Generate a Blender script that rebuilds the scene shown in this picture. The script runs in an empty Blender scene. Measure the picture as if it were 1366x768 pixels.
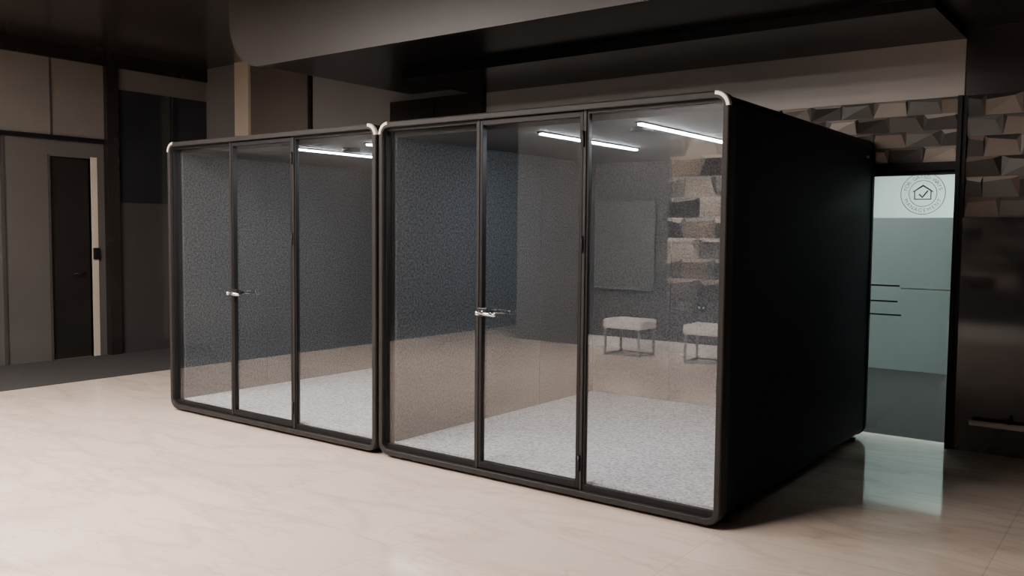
import bpy, bmesh, math, random
import numpy as np
from mathutils import Vector, Matrix
random.seed(23)
S = bpy.context.scene
COL = S.collection
H = 2.30
Z0 = 0.02
# ---------------------------------------------------------------- camera solve (survey points on the two pods)
corr = [((0,0,Z0),(963,707)), ((0,0,H),(971,119)), ('m0',(503,601)), ('m1',(503,162)),
        ('l0',(226,544)), ('l1',(223,190)), ('d0',(1155,580)), ('d1',(1170,186))]
def basis(yaw, pit, rol):
    f = np.array([-math.sin(yaw)*math.cos(pit), math.cos(yaw)*math.cos(pit), -math.sin(pit)])
    r0 = np.array([math.cos(yaw), math.sin(yaw), 0.0]); u0 = np.cross(r0, f)
    return f, math.cos(rol)*r0 + math.sin(rol)*u0, -math.sin(rol)*r0 + math.cos(rol)*u0
def proj(q, p):
    f, r, u = basis(q[3], q[4], q[5]); d = np.array(p) - q[:3]
    D = d@f
    return np.array([683 + q[6]*(d@r)/D, 384 - q[6]*(d@u)/D])
def resid(q):
    o = []
    for a, b in corr:
        if a == 'm0': a = (q[7],0,Z0)
        elif a == 'm1': a = (q[7],0,H)
        elif a == 'l0': a = (q[8],0,Z0)
        elif a == 'l1': a = (q[8],0,H)
        elif a == 'd0': a = (0,q[9],Z0)
        elif a == 'd1': a = (0,q[9],H)
        o.extend(proj(q, a) - np.array(b))
    o.append((q[6]-1176)*0.01)
    return np.array(o)
q = np.array([1.88,-4.4,1.59,0.64,0.067,0.005,1176.0,-2.58,-5.14,2.9])
lam = 1e-3
for it in range(80):
    r = resid(q); J = np.zeros((len(r), len(q)))
    for k in range(len(q)):
        e = 1e-5*max(1, abs(q[k])); q2 = q.copy(); q2[k] += e
        J[:,k] = (resid(q2)-r)/e
    A = J.T@J
    dq = np.linalg.solve(A + lam*np.diag(np.diag(A)), -J.T@r)
    if (resid(q+dq)**2).sum() < (r**2).sum(): q = q+dq; lam *= 0.5
    else: lam *= 4
XM, XL, DP = float(q[7]), float(q[8]), float(q[9])
F_, R_, U_ = basis(q[3], q[4], q[5])
def P(px, py, ax, val):
    d = F_ + (px-683)/q[6]*R_ - (py-384)/q[6]*U_
    t = (val - q[ax])/d[ax]
    return Vector([float(v) for v in q[:3] + t*d])
cd = bpy.data.cameras.new('camera'); cam = bpy.data.objects.new('camera', cd); COL.objects.link(cam)
cd.sensor_width = 36; cd.lens = float(q[6])/1366*36; cd.clip_start = 0.05
M = Matrix.Identity(4)
for i in range(3):
    M[i][0] = float(R_[i]); M[i][1] = float(U_[i]); M[i][2] = float(-F_[i]); M[i][3] = float(q[i])
cam.matrix_world = M
S.camera = cam
YW = DP + 0.05
WL = -8.7
CZ = 3.72
# ---------------------------------------------------------------- materials
def mat(name, col, rough=.5, metal=0., var=.12, scale=6., bump=0., spec=.5, stretch=(1,1,1), detail=6.):
    m = bpy.data.materials.new(name); m.use_nodes = True
    nt = m.node_tree; N = nt.nodes; b = N['Principled BSDF']
    b.inputs['Roughness'].default_value = rough; b.inputs['Metallic'].default_value = metal
    b.inputs['Specular IOR Level'].default_value = spec
    tc = N.new('ShaderNodeTexCoord'); mp = N.new('ShaderNodeMapping'); nz = N.new('ShaderNodeTexNoise')
    mp.inputs['Scale'].default_value = stretch
    nz.inputs['Scale'].default_value = scale; nz.inputs['Detail'].default_value = detail
    rp = N.new('ShaderNodeValToRGB')
    rp.color_ramp.elements[0].position = .3; rp.color_ramp.elements[1].position = .7
    rp.color_ramp.elements[0].color = tuple(c*(1-var) for c in col)+(1,)
    rp.color_ramp.elements[1].color = tuple(min(1,c*(1+var)) for c in col)+(1,)
    L = nt.links
    L.new(tc.outputs['Object'], mp.inputs['Vector']); L.new(mp.outputs['Vector'], nz.inputs['Vector'])
    L.new(nz.outputs['Fac'], rp.inputs['Fac']); L.new(rp.outputs['Color'], b.inputs['Base Color'])
    if bump:
        bp = N.new('ShaderNodeBump'); bp.inputs['Strength'].default_value = bump; bp.inputs['Distance'].default_value = .01
        L.new(nz.outputs['Fac'], bp.inputs['Height']); L.new(bp.outputs['Normal'], b.inputs['Normal'])
    return m
def emis(name, col, s):
    m = mat(name, col, .5)
    b = m.node_tree.nodes['Principled BSDF']
    b.inputs['Emission Color'].default_value = tuple(col)+(1,); b.inputs['Emission Strength'].default_value = s
    return m
def glass(name, tint, fac, rough=0.0):
    # thin sheet: Schlick reflection over straight transmission, the same from both faces
    m = bpy.data.materials.new(name); m.use_nodes = True
    nt = m.node_tree; N = nt.nodes; N.remove(N['Principled BSDF'])
    out = [n for n in N if n.type == 'OUTPUT_MATERIAL'][0]
    t = N.new('ShaderNodeBsdfTransparent'); t.inputs['Color'].default_value = tuple(tint)+(1,)
    g = N.new('ShaderNodeBsdfGlossy'); g.inputs['Roughness'].default_value = rough
    lw = N.new('ShaderNodeLayerWeight'); lw.inputs['Blend'].default_value = .5
    pw = N.new('ShaderNodeMath'); pw.operation = 'POWER'; pw.inputs[1].default_value = 4.0
    ad = N.new('ShaderNodeMath'); ad.operation = 'ADD'; ad.use_clamp = True; ad.inputs[1].default_value = fac
    mx = N.new('ShaderNodeMixShader'); L = nt.links
    L.new(lw.outputs['Facing'], pw.inputs[0]); L.new(pw.outputs['Value'], ad.inputs[0]); L.new(ad.outputs['Value'], mx.inputs['Fac'])
    L.new(t.outputs['BSDF'], mx.inputs[1]); L.new(g.outputs['BSDF'], mx.inputs[2]); L.new(mx.outputs['Shader'], out.inputs['Surface'])
    return m
def marble():
    m = mat('marble_floor', (.645,.535,.46), .2, 0, .09, .5, 0, .7)
    nt = m.node_tree; N = nt.nodes; L = nt.links; b = N['Principled BSDF']
    rp = [n for n in N if n.type == 'VALTORGB'][0]; mp = [n for n in N if n.type == 'MAPPING'][0]
    mp.inputs['Rotation'].default_value = (0,0,.6); mp.inputs['Scale'].default_value = (.7,2.2,1)
    def veins(scale, dist, lo, width, dark):
        n2 = N.new('ShaderNodeTexNoise'); n2.inputs['Scale'].default_value = scale; n2.inputs['Detail'].default_value = 8; n2.inputs['Distortion'].default_value = dist
        L.new(mp.outputs['Vector'], n2.inputs['Vector'])
        r2 = N.new('ShaderNodeValToRGB')
        e = r2.color_ramp.elements; e[0].position = lo-width; e[0].color = (1,1,1,1); e[1].position = lo+width; e[1].color = (1,1,1,1)
        v = r2.color_ramp.elements.new(lo); v.color = dark
        L.new(n2.outputs['Fac'], r2.inputs['Fac'])
        return n2, r2
    n2, r2 = veins(1.0, .35, .5, .05, (.885,.87,.855,1))
    n3, r3 = veins(2.2, .5, .56, .025, (.905,.89,.875,1))
    tc = [n for n in N if n.type == 'TEX_COORD'][0]
    bk = N.new('ShaderNodeTexBrick'); bk.offset = 0; bk.inputs['Scale'].default_value = 1.0
    bk.inputs['Brick Width'].default_value = 1.2; bk.inputs['Row Height'].default_value = 1.2; bk.inputs['Mortar Size'].default_value = .004; bk.inputs['Mortar Smooth'].default_value = .5
    bk.inputs['Color1'].default_value = (1,1,1,1); bk.inputs['Color2'].default_value = (.945,.94,.935,1); bk.inputs['Mortar'].default_value = (.82,.8,.78,1)
    L.new(tc.outputs['Object'], bk.inputs['Vector'])
    cur = rp.outputs['Color']
    for s_ in (r2.outputs['Color'], r3.outputs['Color'], bk.outputs['Color']):
        mx = N.new('ShaderNodeMix'); mx.data_type = 'RGBA'; mx.blend_type = 'MULTIPLY'; mx.inputs['Factor'].default_value = 1
        L.new(cur, mx.inputs[6]); L.new(s_, mx.inputs[7]); cur = mx.outputs[2]
    L.new(cur, b.inputs['Base Color'])
    mr = N.new('ShaderNodeMapRange'); mr.inputs['To Min'].default_value = .04; mr.inputs['To Max'].default_value = .11
    L.new(n2.outputs['Fac'], mr.inputs['Value']); L.new(mr.outputs['Result'], b.inputs['Roughness'])
    return m
def film():
    m = bpy.data.materials.new('frosted_film'); m.use_nodes = True
    nt = m.node_tree; N = nt.nodes; N.remove(N['Principled BSDF'])
    out = [n for n in N if n.type == 'OUTPUT_MATERIAL'][0]
    tc = N.new('ShaderNodeTexCoord'); nz = N.new('ShaderNodeTexNoise'); nz.inputs['Scale'].default_value = 3
    rp = N.new('ShaderNodeValToRGB')
    rp.color_ramp.elements[0].color = (.58,.61,.605,1); rp.color_ramp.elements[1].color = (.63,.66,.655,1)
    t = N.new('ShaderNodeBsdfTranslucent')
    d = N.new('ShaderNodeBsdfDiffuse'); d.inputs['Color'].default_value = (.17,.178,.177,1)
    mx = N.new('ShaderNodeMixShader'); mx.inputs['Fac'].default_value = .25; L = nt.links
    L.new(tc.outputs['Object'], nz.inputs['Vector']); L.new(nz.outputs['Fac'], rp.inputs['Fac']); L.new(rp.outputs['Color'], t.inputs['Color'])
    L.new(t.outputs['BSDF'], mx.inputs[1]); L.new(d.outputs['BSDF'], mx.inputs[2])
    L.new(mx.outputs['Shader'], out.inputs['Surface'])
    return m
m_marble = marble()
m_carpet_dark = mat('dark_carpet', (.026,.024,.023), .95, 0, .4, 60, .4)
m_taupe = mat('taupe_wall', (.08,.0745,.07), .08, 0, .06, 1.5)
m_taupe_b = mat('taupe_back_wall', (.14,.133,.131), .4, 0, .06, 1.5)
m_taupe_c = mat('brown_back_panel', (.09,.075,.068), .3, 0, .06, 1.5)
m_column = mat('column_taupe', (.12,.115,.113), .4, 0, .06, 1.5)
m_band = mat('lit_band_wall', (.45,.415,.39), .5, 0, .04, 1.5)  # taupe wall in a paler copy, replacing light the soffit blocks
m_taupe_d = mat('taupe_wall_dark', (.045,.042,.041), .1, 0, .06, 1.5)
m_grey = mat('lobby_grey_wall', (.09,.09,.094), .5, 0, .06, 1.5)
m_pale = mat('pale_wall_band', (.13,.119,.107), .1, 0, .06, 1.5)
m_brown = mat('dark_brown_panel', (.016,.013,.012), .14, 0, .15, 2)
m_door = mat('near_black_door', (.012,.0105,.01), .4, 0, .2, 2, 0, .4)
m_ceil = mat('dark_brown_ceiling', (.026,.022,.021), .22, 0, .2, 1.2)
m_black = mat('black_soffit', (.007,.007,.008), .3, 0, .2, 2, 0, .3)
m_slab = mat('dark_slab', (.007,.007,.0075), .22, 0, .2, 2, 0, .22)
m_fascia = mat('taupe_fascia', (.05,.045,.0435), .4, 0, .08, 1.2)
m_navy = mat('navy_gloss_panel', (.016,.018,.022), .06, 0, .2, 1.2)
m_beige = mat('beige_post', (.46,.4,.33), .5, 0, .05, 2)
m_frame = mat('near_black_frame', (.017,.0155,.015), .5, 0, .1, 20, 0, .25)
m_shell = mat('navy_black_shell', (.005,.0065,.0115), .6, 0, .2, 30, .05, .2)
m_gasket = mat('black_gasket', (.005,.005,.006), .5, 0, .1, 20, 0, .25)
m_felt = mat('charcoal_felt', (.076,.081,.087), .95, 0, .58, 66, .3, .1, (1,1,1), 3)
m_pcarpet = mat('light_grey_carpet', (.43,.44,.455), .95, 0, .45, 58, .5, .1, (1,1,1), 4)
m_pceil = mat('pod_ceiling_grey', (.05,.053,.057), .8, 0, .1, 20)
m_cap = mat('champagne_cap', (.8,.72,.61), .35, .15, .05, 20)
m_chrome = mat('chrome', (.75,.75,.76), .15, 1, .04, 20)
m_steel = mat('satin_steel', (.85,.8,.76), .4, 0, .05, 20)
m_dmetal = mat('dark_metal', (.02,.02,.022), .35, .6, .1, 30)
m_smetal = mat('stool_metal', (.36,.36,.36), .35, .2, .1, 30)
m_white = mat('white_plastic', (.85,.84,.82), .4, 0, .04, 20)
m_plate = mat('grey_plate', (.2,.2,.2), .4, 0, .04, 20)
m_seat = mat('off_white_leather', (.93,.91,.88), .5, 0, .03, 30, .1)
m_t1 = mat('tile_tan', (.21,.172,.145), .5, 0, .06, 3)
m_t2 = mat('tile_grey', (.135,.126,.12), .5, 0, .06, 3)
m_t3 = mat('tile_brown_black', (.045,.04,.038), .45, 0, .08, 3)
m_t4 = mat('tile_cream', (.4,.355,.31), .45, 0, .06, 3)
m_green = mat('pale_green_wall', (.62,.675,.655), .6, 0, .04, 2)
m_board = mat('grey_green_board', (.125,.134,.132), .4, 0, .06, 3)
m_seal = mat('seal_ink', (.13,.19,.18), .6, 0, .1, 30)
m_strip = emis('strip_light', (.91,.955,1.0), 122)
m_panel = emis('lobby_light', (1.0,.895,.815), 94)
m_panel2 = emis('lobby_light_dim', (1.0,.895,.815), 68)
m_panel3 = emis('stool_fill_light', (1.0,.91,.84), 100)  # for the added panel that lifts the mirrored stools
m_rpanel = emis('room_light', (.92,1.0,.99), 15)
m_rpanel2 = emis('room_fill_far', (.86,1.0,.97), 16)  # for the second panel, added to lift the far wall
m_glass = glass('pod_glass', (.94,.95,.955), .088)
m_dglass = glass('door_glass', (.95,.975,.968), .03)
m_film = film()
# ---------------------------------------------------------------- mesh helpers
def box(bm, x0, x1, y0, y1, z0, z1, mi=0):
    v = [bm.verts.new(p) for p in ((x0,y0,z0),(x1,y0,z0),(x1,y1,z0),(x0,y1,z0),(x0,y0,z1),(x1,y0,z1),(x1,y1,z1),(x0,y1,z1))]
    for f in ((3,2,1,0),(4,5,6,7),(0,1,5,4),(1,2,6,5),(2,3,7,6),(3,0,4,7)):
        bm.faces.new([v[i] for i in f]).material_index = mi
def tube(bm, a, b, r, n=14):
    a = Vector(a); b = Vector(b); d = b-a
    rot = d.to_track_quat('Z','Y').to_matrix().to_4x4()
    bmesh.ops.create_cone(bm, cap_ends=True, segments=n, radius1=r, radius2=r, depth=d.length, matrix=Matrix.Translation((a+b)/2) @ rot)
def obj(name, bm, m, parent=None, bev=0, smooth=False, loc=None, seg=2):
    me = bpy.data.meshes.new(name)
    bmesh.ops.recalc_face_normals(bm, faces=bm.faces[:]); bm.to_mesh(me); bm.free()
    for mm in (m if isinstance(m,(list,tuple)) else [m]): me.materials.append(mm)
    if smooth:
        for p in me.polygons: p.use_smooth = True
    o = bpy.data.objects.new(name, me); COL.objects.link(o)
    if parent: o.parent = parent
    if loc: o.location = loc
    if bev:
        md = o.modifiers.new('bevel','BEVEL'); md.width = bev; md.segments = seg; md.limit_method = 'ANGLE'
    return o
def tag(o, label, cat, group=None):
    o['label'] = label; o['category'] = cat
    if group: o['group'] = group
    return o
def thing(name, label, cat, loc, rz=0, group=None):
    o = bpy.data.objects.new(name, None); COL.objects.link(o); o.location = loc; o.rotation_euler = (0,0,rz); o.empty_display_size = .1
    return tag(o, label, cat, group)
def struct(name, bm, m, label=None, bev=0):
    o = obj(name, bm, m, None, bev); o['kind'] = 'structure'
    if label: o['label'] = label
    return o
def B(name, m, *b, bev=0, label=None):
    bm = bmesh.new()
    for k in b: box(bm, *k)
    return struct(name, bm, m, label, bev)
def part(name, m, parent, *b, bev=0):
    bm = bmesh.new()
    for k in b: box(bm, *k)
    return obj(name, bm, m, parent, bev)
def rr(w, h, r, o, n=10):
    hw = w/2-o; z0 = Z0+o; z1 = h-o; r = max(r-o, .004); pts = []
    for cx, cz, a0 in ((hw-r,z0+r,-90),(hw-r,z1-r,0),(-hw+r,z1-r,90),(-hw+r,z0+r,180)):
        for k in range(n+1):
            a = math.radians(a0+90*k/n); pts.append((cx+r*math.cos(a), cz+r*math.sin(a)))
    return pts
def ring(bm, w, h, r, prof):
    loops = [[bm.verts.new((x, y, z)) for x, z in rr(w, h, r, o)] for o, y in prof]
    n = len(loops[0])
    for i in range(len(loops)):
        a = loops[i]; b = loops[(i+1) % len(loops)]
        for k in range(n): bm.faces.new((a[k], a[(k+1)%n], b[(k+1)%n], b[k]))
# ---------------------------------------------------------------- the pods
RAD = .085
def make_pod(x0, x1, ma, mb, strips, label):
    w = x1-x0; xc = (x0+x1)/2; hy = DP/2
    t = thing('meeting_pod', label, 'office pod', (xc, hy, 0), 0)
    Y = lambda y: y-hy
    X = lambda x: x-xc
    bm = bmesh.new()
    ring(bm, w, H, RAD, [(0,Y(.085)),(0,Y(.012)),(.004,Y(.003)),(.01,Y(0)),(.035,Y(0)),(.038,Y(.003)),(.038,Y(.1)),(.05,Y(.1)),(.05,Y(.085))])
    obj('front_frame', bm, m_frame, t)
    bm = bmesh.new(); ring(bm, w, H, RAD, [(.008,Y(.085)),(.008,Y(DP-.06)),(.06,Y(DP-.06)),(.06,Y(.1)),(.051,Y(.1)),(.051,Y(.085))])
    obj('shell', bm, m_shell, t)
    bm = bmesh.new(); ring(bm, w, H, RAD, [(0,Y(DP-.06)),(0,Y(DP-.015)),(.015,Y(DP)),(.06,Y(DP)),(.06,Y(DP-.06))])
    obj('back_frame', bm, m_shell, t)
    hw = w/2
    part('back_panel', m_shell, t, (-hw+.06,hw-.06,Y(DP-.055),Y(DP-.02),.08,H-.06))
    for xa, xb in ((-hw+.06,-hw+.08),(hw-.08,hw-.06)):
        bm = bmesh.new(); n = 3; L_ = DP-.175
        for k in range(n):
            box(bm, xa, xb, Y(.1)+L_*k/n+.001, Y(.1)+L_*(k+1)/n-.001, .08, H-.095)
        obj('felt_wall', bm, m_felt, t, .003)
    bm = bmesh.new()
    for k in range(3):
        a = -hw+.06+(w-.12)*k/3; b = a+(w-.12)/3
        box(bm, a+.001, b-.001, Y(DP-.075), Y(DP-.055), .08, H-.095)
    obj('felt_wall', bm, m_felt, t, .003)
    part('carpet', m_pcarpet, t, (-hw+.06,hw-.06,Y(.1),Y(DP-.055),.08,.095))
    part('pod_ceiling', m_pceil, t, (-hw+.06,hw-.06,Y(.1),Y(DP-.055),H-.095,H-.06))
    part('plinth', m_gasket, t, (-hw+.08,hw-.08,Y(.12),Y(DP-.12),.004,.03))
    for sx in (-1,1):
        for yy in (.2, DP-.2):
            bm = bmesh.new(); tube(bm, (sx*(hw-.05),Y(yy),0), (sx*(hw-.05),Y(yy),.03), .022)
            obj('foot', bm, m_dmetal, t)
    # glazing
    gy0, gy1 = Y(.04), Y(.05); zb, zt = Z0+.038, H-.038
    for a, b in ((-hw+.038, X(ma)-.01), (X(mb)+.01, hw-.038)):
        g = part('fixed_pane', m_glass, t, (a+.012,b-.01,gy0,gy1,zb+.033,zt-.018))
        bm = bmesh.new(); box(bm,a,a+.014,Y(.03),Y(.06),zb,zt); box(bm,b-.012,b,Y(.03),Y(.06),zb,zt)
        box(bm,a+.014,b-.012,Y(.03),Y(.06),zb,zb+.036); box(bm,a+.014,b-.012,Y(.03),Y(.06),zt-.02,zt)
        obj('gasket', bm, m_gasket, g)
    for mm in (ma, mb):
        part('mullion', m_frame, t, (X(mm)-.01,X(mm)+.01,Y(.022),Y(.075),zb,zt), bev=.002)
    # door
    a, b = X(ma)+.013, X(mb)-.013
    bm = bmesh.new(); y0, y1 = Y(.024), Y(.064)
    box(bm,a,a+.022,y0,y1,zb+.008,zt-.006); box(bm,b-.022,b,y0,y1,zb+.008,zt-.006)
    box(bm,a+.022,b-.022,y0,y1,zb+.008,zb+.05); box(bm,a+.022,b-.022,y0,y1,zt-.036,zt-.006)
    d = obj('door', bm, m_gasket, t, .002)
    part('door_glass', m_glass, d, (a+.02,b-.02,gy0,gy1,zb+.048,zt-.034))
    hz = 1.06
    part('lock_case', m_dmetal, d, (a-.006,a+.075,Y(.01),Y(.022),hz-.028,hz+.028), bev=.008)
    bm = bmesh.new()
    tube(bm,(a+.05,Y(.012),hz),(a+.05,Y(-.05),hz),.014)
    tube(bm,(a+.045,Y(-.05),hz+.002),(a+.18,Y(-.055),hz-.004),.0125)
    bmesh.ops.create_uvsphere(bm,u_segments=14,v_segments=8,radius=.017,matrix=Matrix.Translation((a+.047,Y(-.05),hz)))
    bmesh.ops.create_uvsphere(bm,u_segments=14,v_segments=8,radius=.0125,matrix=Matrix.Translation((a+.18,Y(-.055),hz-.004)))
    h_ = obj('handle', bm, m_chrome, d, 0, True); h_['label'] = 'chrome lever handle'
    bm = bmesh.new()
    tube(bm,(a+.05,Y(.064),hz),(a+.05,Y(.11),hz),.011); tube(bm,(a+.045,Y(.11),hz),(a+.17,Y(.112),hz),.0095)
    obj('handle', bm, m_dmetal, d, 0, True)
    for zz in (.22, 1.5, 2.1):
        bm = bmesh.new(); tube(bm,(b+.006,Y(.016),zz-.045),(b+.006,Y(.016),zz+.045),.008)
        obj('hinge', bm, m_dmetal, d, 0, True)
    # ceiling fittings
    for sx, s0, s1 in strips:
        bm = bmesh.new(); box(bm, X(sx)-.022,X(sx)+.022,Y(s0-.02),Y(s1+.02),H-.105,H-.094)
        hsg = obj('strip_housing', bm, m_dmetal, t)
        part('strip_light', m_strip, hsg, (X(sx)-.015,X(sx)+.015,Y(s0),Y(s1),H-.114,H-.105))
    bm = bmesh.new(); tube(bm,(X((ma+mb)/2)+.5,Y(.5),H-.12),(X((ma+mb)/2)+.5,Y(.5),H-.095),.07,24)
    obj('ceiling_vent', bm, m_gasket, t, .006)
    # champagne caps wrapping the upper front corners
    for sx in (-1,1):
        bm = bmesh.new(); L = []
        n = 12; cx = sx*(hw-RAD); cz = H-RAD
        for k in range(n+1):
            an = math.radians(4+84*k/n)
            L.append([bm.verts.new((cx+sx*(RAD-o)*math.cos(an), Y(y), cz+(RAD-o)*math.sin(an))) for o, y in ((-.002,.022),(-.002,.01),(.001,.0),(.004,-.002),(.02,-.002),(.02,.02))])
        for k in range(n):
            for j in range(6): bm.faces.new((L[k][j],L[k][(j+1)%6],L[k+1][(j+1)%6],L[k+1][j]))
        bm.faces.new(L[0]); bm.faces.new(L[-1])
        c = obj('corner_cap', bm, m_cap, t); c['label'] = 'pale champagne corner cap'
    return t
def onfront(px): return P(px, 350, 1, 0).x
podR = make_pod(XM+.012, 0, onfront(634), onfront(775), ((-.65,.25,1.75),(-1.42,.36,1.6)), 'black soundproof pod with three glass panes, nearer one whose dark side wall shows')
podL = make_pod(XL, XM-.012, onfront(305), onfront(388), ((XM-.35,.25,1.75),(XM-1.1,.25,1.75)), 'black soundproof glass fronted pod, farther one beside the corridor carpet')
bm = bmesh.new(); box(bm, -.0075, -.0055, DP/2-.25, DP/2-.16, 2.14, 2.16)
obj('badge', bm, m_chrome, podR).location = ((0-XM-.012)/2, 0, 0)
# ---------------------------------------------------------------- setting
B('floor', m_marble, (-8.9,7.2,-15,YW+.15,-.1,0))
cx = (P(0,518,2,0).x+P(225,497,2,0).x)/2
B('floor_carpet', m_carpet_dark, (WL,cx,-15,YW,0,.006))
B('ceiling', m_ceil, (-8.9,7.2,-15,YW+.15,CZ,CZ+.1))
# left wall with its door
dl0, dl1 = P(68,300,0,WL).y, P(122,300,0,WL).y
dz = P(95,210,0,WL).z
post0, post1 = P(140,300,0,WL).y, P(155,300,0,WL).y
B('wall_left', m_taupe, (WL-.15,WL,-15,dl0,0,CZ),(WL-.15,WL,dl1,YW,0,CZ),(WL-.15,WL,dl0,dl1,dz,CZ))
def door_struct(name, loc, label):
    o = bpy.data.objects.new(name, None); COL.objects.link(o); o.location = loc; o['kind'] = 'structure'; o['label'] = label; o.empty_display_size = .1
    return o
d2 = door_struct('door_2', (WL,(dl0+dl1)/2,0), 'near black flush door in the taupe wall at left')
dw = (dl1-dl0)/2
part('leaf', m_door, d2, (-.09,-.045,-dw,dw,.006,dz), bev=.003)
part('jamb', m_beige, d2, (-.15,.015,dw,dw+.075,0,dz+.02))
part('jamb', m_taupe_d, d2, (-.15,.012,-dw-.025,-dw,0,dz+.02))
bm = bmesh.new(); tube(bm,(-.045,dw-.09,1.02),(.01,dw-.09,1.02),.012); tube(bm,(.01,dw-.09,1.02),(.01,dw-.22,1.02),.01)
obj('handle', bm, m_dmetal, d2, 0, True)
zb_ = P(70,183,0,WL).z
B('trim_1', m_gasket, (WL,WL+.05,-4,post0,zb_-.025,zb_+.025))
B('trim_2', m_brown, (WL,WL+.1,post0,post1,0,CZ))
B('trim_3', m_brown, (WL,WL+.06,-15,YW,CZ-.18,CZ))
zn = P(230,130,0,WL).z; zm = P(230,272,0,WL).z
ys_ = P(228,300,0,WL).y
B('wall_left_panel', m_navy, (WL,WL+.03,post1,ys_-.006,zm,zn),(WL,WL+.03,ys_+.006,YW,zm,zn), label='dark glossy upper wall panel')
B('wall_left_upper', m_pale, (WL,WL+.025,post1,YW,zn,CZ-.18),(WL,WL+.02,-4,post0,zb_+.025,CZ-.18))
B('wall_left_lower', m_taupe_d, (WL,WL+.03,post1,ys_-.006,0,zm-.008),(WL,WL+.03,ys_+.006,YW,0,zm-.008))
yb_ = P(4,300,0,WL).y; B('trim_15', m_taupe_d, (WL,WL+.03,yb_-.015,yb_+.015,0,zb_-.025))
yb_ = P(66,120,0,WL).y; B('trim_16', m_taupe_d, (WL+.018,WL+.03,yb_-.012,yb_+.012,zb_+.025,CZ-.18))
rd = part('card_reader', m_gasket, None, (-.001,.03,-.04,.04,-.07,.07), bev=.008)
rd.location = (WL+.015, dl1+.045, P(124,338,0,WL).z); tag(rd, 'small black card reader on the pale jamb of the dark door', 'card reader')
# back wall
gx0, gx1, gz = -.45, P(1273,300,1,YW).x, P(1220,228,1,YW).z
BX = P(1290,52,1,YW).x; TZ = P(1285,128,1,YW).z; SZ = P(1290,52,1,YW).z
B('wall_back', m_taupe_b, (WL,gx0,YW,YW+.15,0,CZ),(gx0,gx1,YW,YW+.15,gz,CZ),(gx1,BX,YW,YW+.15,0,CZ))
B('wall_back_right', m_ceil, (BX,7,YW,YW+.15,0,CZ))
x0_, x1_ = P(318,120,1,YW).x, P(336,120,1,YW).x
B('trim_4', m_beige, (x0_,x1_,YW-.06,YW,0,CZ))
x0_ = P(415,120,1,YW).x; B('trim_5', m_gasket, (x0_-.03,x0_+.03,YW-.03,YW,0,CZ))
B('trim_17', m_taupe_c, (x1_,x0_-.03,YW-.02,YW,0,CZ))
x0_, x1_ = P(527,120,1,YW).x, P(650,120,1,YW).x
B('trim_6', m_brown, (x0_,(x0_+x1_)/2-.006,YW-.08,YW,0,SZ),((x0_+x1_)/2+.006,x1_,YW-.08,YW,0,SZ))
B('wall_back_band', m_band, (x1_,BX,YW-.012,YW,TZ,SZ))  # thin overlay that brightens the shaded wall by colour
# faceted tile cladding: tight trapezoid facets leaning out to an upper bevel, mostly coloured paler to look lit from above
def tiles(name, x0, x1, z0, z1, y, sgn, tw=.27, th=.155, pick=(0,3,1,2,2), dp=1., lit_edge=(3,0,1)):
    bm = bmesh.new(); box(bm, x0, x1, min(y,y+.006*sgn), max(y,y+.006*sgn), z0, z1, 1)
    nr = max(1, int(round((z1-z0)/th))); th = (z1-z0)/nr; yy = y+.006*sgn
    for r in range(nr):
        za = z0+r*th; x = x0 - (tw*(.5 if r % 2 else 0)); last = -1
        while x < x1-.02:
            a, b = max(x,x0), min(x+tw,x1)
            if b-a > .02:
                w_ = b-a; k = random.choice((.015,.03,.04))*dp; k2 = random.choice((.015,.03,.04))*dp
                h1, h2 = random.choice(((.12,.12),(.22,.03),(.03,.22))); v1, v2 = random.choice(((.82,.82),(.72,.85),(.85,.72)))
                A = [bm.verts.new((p[0],yy,p[1])) for p in ((a,za),(b,za),(b,za+th),(a,za+th))]
                C = [bm.verts.new((a+h1*w_,yy+sgn*k,za+v1*th)), bm.verts.new((b-h2*w_,yy+sgn*k2,za+v2*th))]
                mi = random.choice([c for c in pick if c != last]); last = mi; m2 = random.choice(lit_edge); m3 = random.choice((1,mi,2)); m4 = random.choice((1,mi,0))
                for f, m_ in (((A[0],A[1],C[1]),mi),((A[0],C[1],C[0]),mi),((C[0],C[1],A[2]),m2),((C[0],A[2],A[3]),m2),((A[0],C[0],A[3]),m3),((A[1],A[2],C[1]),m4)):
                    bm.faces.new(f).material_index = m_
            x += tw
    return struct(name, bm, [m_t1,m_t2,m_t3,m_t4], 'faceted brown, grey and tan wall tiles')
tiles('trim_7', -1.6, gx1+.02, gz+.06, TZ, YW, -1, .24, .125)  # solid tiles standing in for a reflection in the dark glass transom
fz = P(1320,290,1,YW).z; rz = P(1320,510,1,YW).z
tiles('trim_8', gx1+.06, 4.5, fz, TZ, YW, -1, .23, .14, (0,1,2,2,1), 1., (3,0,1,2))
B('wall_back_panel', m_navy, (gx1+.06,4.5,YW-.03,YW,rz,fz))
B('wall_back_lower', m_brown, (gx1+.06,4.5,YW-.03,YW,0,rz))
B('trim_9', m_gasket, (gx1,gx1+.03,YW-.05,YW+.15,0,TZ),(gx1+.03,gx1+.06,YW-.03,YW+.15,0,TZ),(gx0,gx1,YW-.03,YW+.12,gz,gz+.06))
a = P(1293,563,1,YW-.1)
t = thing('wall_rail', 'low horizontal metal rail on the dark brown panel at far right', 'rail', (a.x,YW-.03,a.z))
bm = bmesh.new(); tube(bm,(0,-.07,0),(1.6,-.07,0),.021); obj('bar', bm, m_steel, t, 0, True)
for xx in (.25,1.35):
    bm = bmesh.new(); tube(bm,(xx,-.07,0),(xx,0,0),.014); tube(bm,(xx,-.07,0),(xx,-.07,.06),.012); obj('bracket', bm, m_dmetal, t, 0, True)
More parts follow.
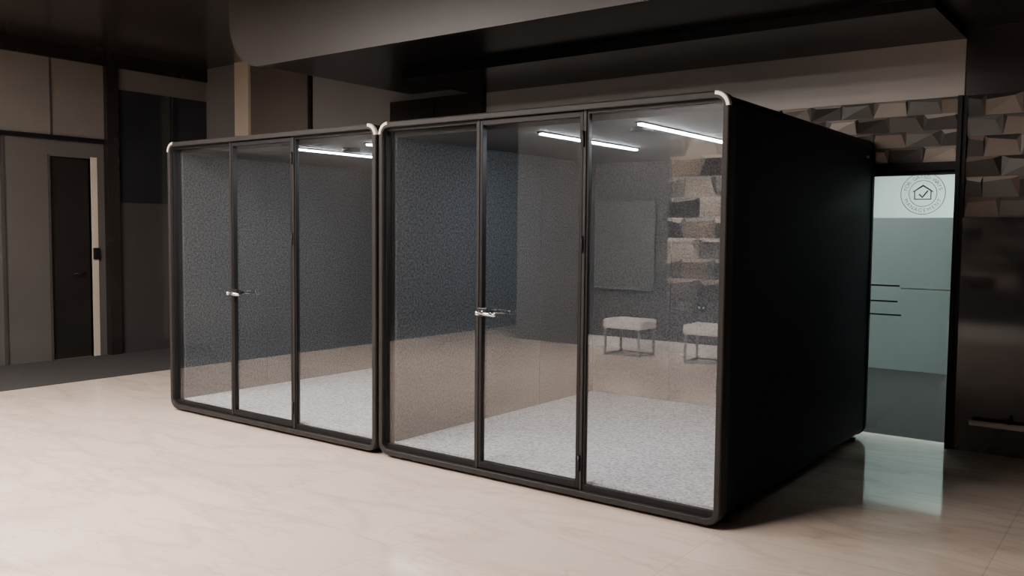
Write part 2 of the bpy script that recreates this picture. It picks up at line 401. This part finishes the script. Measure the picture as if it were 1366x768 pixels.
# glass door at the back
d1 = door_struct('door_1', ((gx0+gx1)/2, YW+.06, 0), 'glass door with frosted film and round seal behind the nearer pod')
hw = (gx1-gx0)/2; ox = (gx0+gx1)/2
part('pane', m_dglass, d1, (-hw+.004,hw-.004,-.006,.006,.01,gz-.01))
f1 = P(1220,290,1,YW).z; f0 = P(1220,497,1,YW).z
part('frosted_film', m_film, d1, (-hw+.01,hw-.01,.007,.0085,f0,f1))
part('top_rail', m_dmetal, d1, (-hw+.004,hw-.004,-.02,.02,gz-.03,gz-.005))
for py, xe in ((381,1198),(402,1195),(420,1200)):
    z = P(1180,py,1,YW).z
    part('film_stripe', m_gasket, d1, (-hw+.01, P(xe,py,1,YW).x-ox, -.0085, -.0065, z-.006, z+.006))
z = P(1180,384,1,YW).z
part('film_stripe', m_white, d1, (P(1200,384,1,YW).x-ox,hw-.01,-.0085,-.0065,z-.004,z+.004))
# round seal
c = P(1231,258,1,YW+.05); sr = .158
bm = bmesh.new()
def annulus(r0, r1, n=64):
    A = [bm.verts.new((r0*math.cos(2*math.pi*k/n),0,r0*math.sin(2*math.pi*k/n))) for k in range(n)]
    C = [bm.verts.new((r1*math.cos(2*math.pi*k/n),0,r1*math.sin(2*math.pi*k/n))) for k in range(n)]
    for k in range(n): bm.faces.new((A[k],A[(k+1)%n],C[(k+1)%n],C[k]))
def stroke(pts, w):
    for p0, p1 in zip(pts, pts[1:]):
        p0 = Vector(p0); p1 = Vector(p1); d = (p1-p0).normalized(); n = Vector((-d.y,d.x))*w/2; p0 = p0-d*w/2; p1 = p1+d*w/2
        bm.faces.new([bm.verts.new((v.x,0,v.y)) for v in (p0+n,p1+n,p1-n,p0-n)])
annulus(sr*.965, sr); annulus(sr*.60, sr*.63)
s = sr*.36
stroke([(-s,-s*.75),(-s,s*.35),(0,s),(s,s*.35),(s,-s*.75),(-s,-s*.75)], sr*.05)
stroke([(-s*1.2,s*.25),(0,s*1.08),(s*1.2,s*.25)], sr*.05)
stroke([(-s*.4,-s*.15),(-s*.05,-s*.5),(s*.55,s*.3)], sr*.07)
def glyph(ch, ang, rad, size, flip):
    cu = bpy.data.curves.new('glyph','FONT'); cu.body = ch; cu.size = size; cu.align_x = 'CENTER'
    to = bpy.data.objects.new('glyph', cu); COL.objects.link(to)
    dg = bpy.context.evaluated_depsgraph_get(); me = bpy.data.meshes.new_from_object(to.evaluated_get(dg))
    rot = ang-math.pi/2 if not flip else ang+math.pi/2
    px, pz = rad*math.cos(ang), rad*math.sin(ang)
    vs = []
    for v in me.vertices:
        x, y = v.co.x, v.co.y - size*.34
        vs.append(bm.verts.new((px + x*math.cos(rot)-y*math.sin(rot), 0, pz + x*math.sin(rot)+y*math.cos(rot))))
    for p in me.polygons:
        try: bm.faces.new([vs[i] for i in p.vertices])
        except ValueError: pass
    bpy.data.objects.remove(to); bpy.data.curves.remove(cu); bpy.data.meshes.remove(me)
def ringtext(txt, a0, a1, flip):
    for i, ch in enumerate(txt):
        if ch != ' ': glyph(ch, math.radians(a0+(a1-a0)*i/(len(txt)-1)), sr*.8, sr*.25, flip)
ringtext('FOR GATED WAYS', 165, 15, False); ringtext('MANAGEMENT', 205, 335, True)
o = obj('seal', bm, m_seal, d1, loc=(c.x-ox, -.008, c.z)); o['label'] = 'round seal with a ticked house'
# room behind the glass door
RD = 4.2
B('wall_room', m_green, (-2.6,2.2,YW+RD,YW+RD+.1,.45,2.7),(-2.7,-2.6,YW+.15,YW+RD,.0,2.7),(2.2,2.3,YW+.15,YW+RD,.0,2.7))
B('baseboard_room', m_taupe_d, (-2.6,2.2,YW+RD,YW+RD+.1,0,.45))
B('ceiling_room', m_green, (-2.7,2.3,YW+.15,YW+RD+.1,2.7,2.8))
B('floor_room', m_carpet_dark, (-2.7,2.3,YW+.15,YW+RD+.1,-.1,.0))
def ceiling_light(x, y, z, lx, ly, m, label, group=None):
    t = thing('ceiling_light', label, 'ceiling light', (x,y,z), 0, group)
    bm = bmesh.new()
    box(bm,-lx/2-.03,-lx/2,-ly/2-.03,ly/2+.03,-.05,0); box(bm,lx/2,lx/2+.03,-ly/2-.03,ly/2+.03,-.05,0)
    box(bm,-lx/2,lx/2,-ly/2-.03,-ly/2,-.05,0); box(bm,-lx/2,lx/2,ly/2,ly/2+.03,-.05,0)
    obj('frame', bm, m_dmetal, t)
    part('diffuser', m, t, (-lx/2,lx/2,-ly/2,ly/2,-.04,0))
ceiling_light(-.1, YW+.8, 2.7, 1.5, .5, m_rpanel, 'white light panel just inside the room behind the glass door')
ceiling_light(-.2, YW+3.1, 2.7, 1.8, .8, m_rpanel2, 'added white panel brightening the far wall of the room behind the glass door')  # second panel added to keep the far wall bright
# soffits over the pods
sy = P(600,45,2,3.05).y
sx = P(306,60,1,sy).x
def soffit(x0, x1, y0, y1, z0, z1, r):
    bm = bmesh.new(); pr = [(x1,z0),(x1,z1),(x0,z1)]
    for k in range(17):
        a_ = math.pi+math.pi/2*k/16; pr.append((x0+r+r*math.cos(a_), z0+r+r*math.sin(a_)))
    A = [bm.verts.new((x,y0,z)) for x,z in pr]; C = [bm.verts.new((x,y1,z)) for x,z in pr]
    bm.faces.new(A); bm.faces.new(C)
    for k in range(len(pr)): bm.faces.new((A[k],A[(k+1)%len(pr)],C[(k+1)%len(pr)],C[k]))
    return bm
struct('trim_10', soffit(sx,6.9,sy,sy+.06,3.05,CZ,.45), m_fascia, 'taupe ceiling fascia with rounded end')
struct('trim_11', soffit(sx+.03,6.9,sy+.06,YW,3.06,CZ,.42), m_black, 'black soffit')
ey = P(1250,10,2,SZ).y
B('trim_12', m_slab, (-4.0,BX,ey,YW,SZ,3.06))
# the lobby opposite, seen in the pod glass
YF = -6.2
B('wall_front', m_grey, (-5.9,7,YF-.15,YF,0,CZ),(-5.9,-5.75,-15,YF,0,CZ))
B('wall_far', m_taupe_d, (-8.7,-5.9,-15,-14.9,0,CZ))
B('wall_right', m_taupe_d, (7,7.15,-6.3,YW,0,CZ))
B('trim_13', m_column, (-5.9,-4.75,YF,YF+.12,0,CZ))
B('baseboard_front', m_white, (-4.75,7,YF,YF+.02,0,.14))
tiles('trim_14', -3.5, 5.5, .72, 2.85, YF, 1, .44, .26, (0,0,1,1,2,3), 1.6)
bd = part('wall_board', m_board, None, (-.47,.47,0,.04,-.6,.6), bev=.006); bd.location = (-4.15,YF,1.4)
tag(bd, 'grey green flat board on the lobby wall, mirrored in the pod glass', 'board')
for x, lb in ((-3.25,'grey wall socket left of its pair, mirrored in the pod glass'),(-3.0,'black wall socket right of its pair, mirrored in the pod glass')):
    sk = thing('wall_socket', lb, 'socket', (x,YF,.62), 0, 'wall sockets above the stools')
    part('plate', m_plate if x < -3.1 else m_gasket, sk, (-.07,.07,0,.012,-.05,.05), bev=.004)
    for dx in (-.03,.03): part('outlet', m_dmetal if x < -3.1 else m_white, sk, (dx-.012, dx+.012, .012, .015, -.015, .015))
def stool(x, y, rz, label):
    t = thing('stool', label, 'stool', (x,y,0), rz, 'stools against the lobby wall')
    o = part('seat', m_seat, t, (-.28,.28,-.21,.21,.35,.475), bev=.03)
    o.modifiers['bevel'].segments = 4
    for sx in (-1,1):
        for s2 in (-1,1):
            part('leg', m_smetal, t, (sx*.25-.013,sx*.25+.013,s2*.185-.013,s2*.185+.013,0,.351))
    for s2 in (-1,1):
        part('rail', m_smetal, t, (-.238,.238,s2*.185-.011,s2*.185+.011,.01,.032))
        part('rail', m_smetal, t, (s2*.25-.011,s2*.25+.011,-.173,.173,.01,.032))
stool(-3.72,-5.6,.05,'off white padded stool, left one mirrored in the pod glass')
stool(-2.6,-5.6,-.04,'off white padded stool, right one mirrored beside the pod frame')
ceiling_light(-5.0,-2.4,CZ,2.6,.6,m_panel,'warm light panel over the marble before the farther pod')
ceiling_light(-2.2,-3.2,CZ,2.0,.6,m_panel2,'warm light panel over the marble before the nearer pod')
ceiling_light(-3.2,-5.0,CZ,2.0,.6,m_panel3,'added unseen warm panel brightening the two stools')  # extra panel added so the stools show brighter in the glass
ceiling_light(-7.6,-5.5,CZ,1.2,.5,m_panel,'warm light panel over the corridor carpet')
w = bpy.data.worlds.new('world'); S.world = w; w.use_nodes = True
w.node_tree.nodes['Background'].inputs['Color'].default_value = (.5,.55,.6,1); w.node_tree.nodes['Background'].inputs['Strength'].default_value = .02
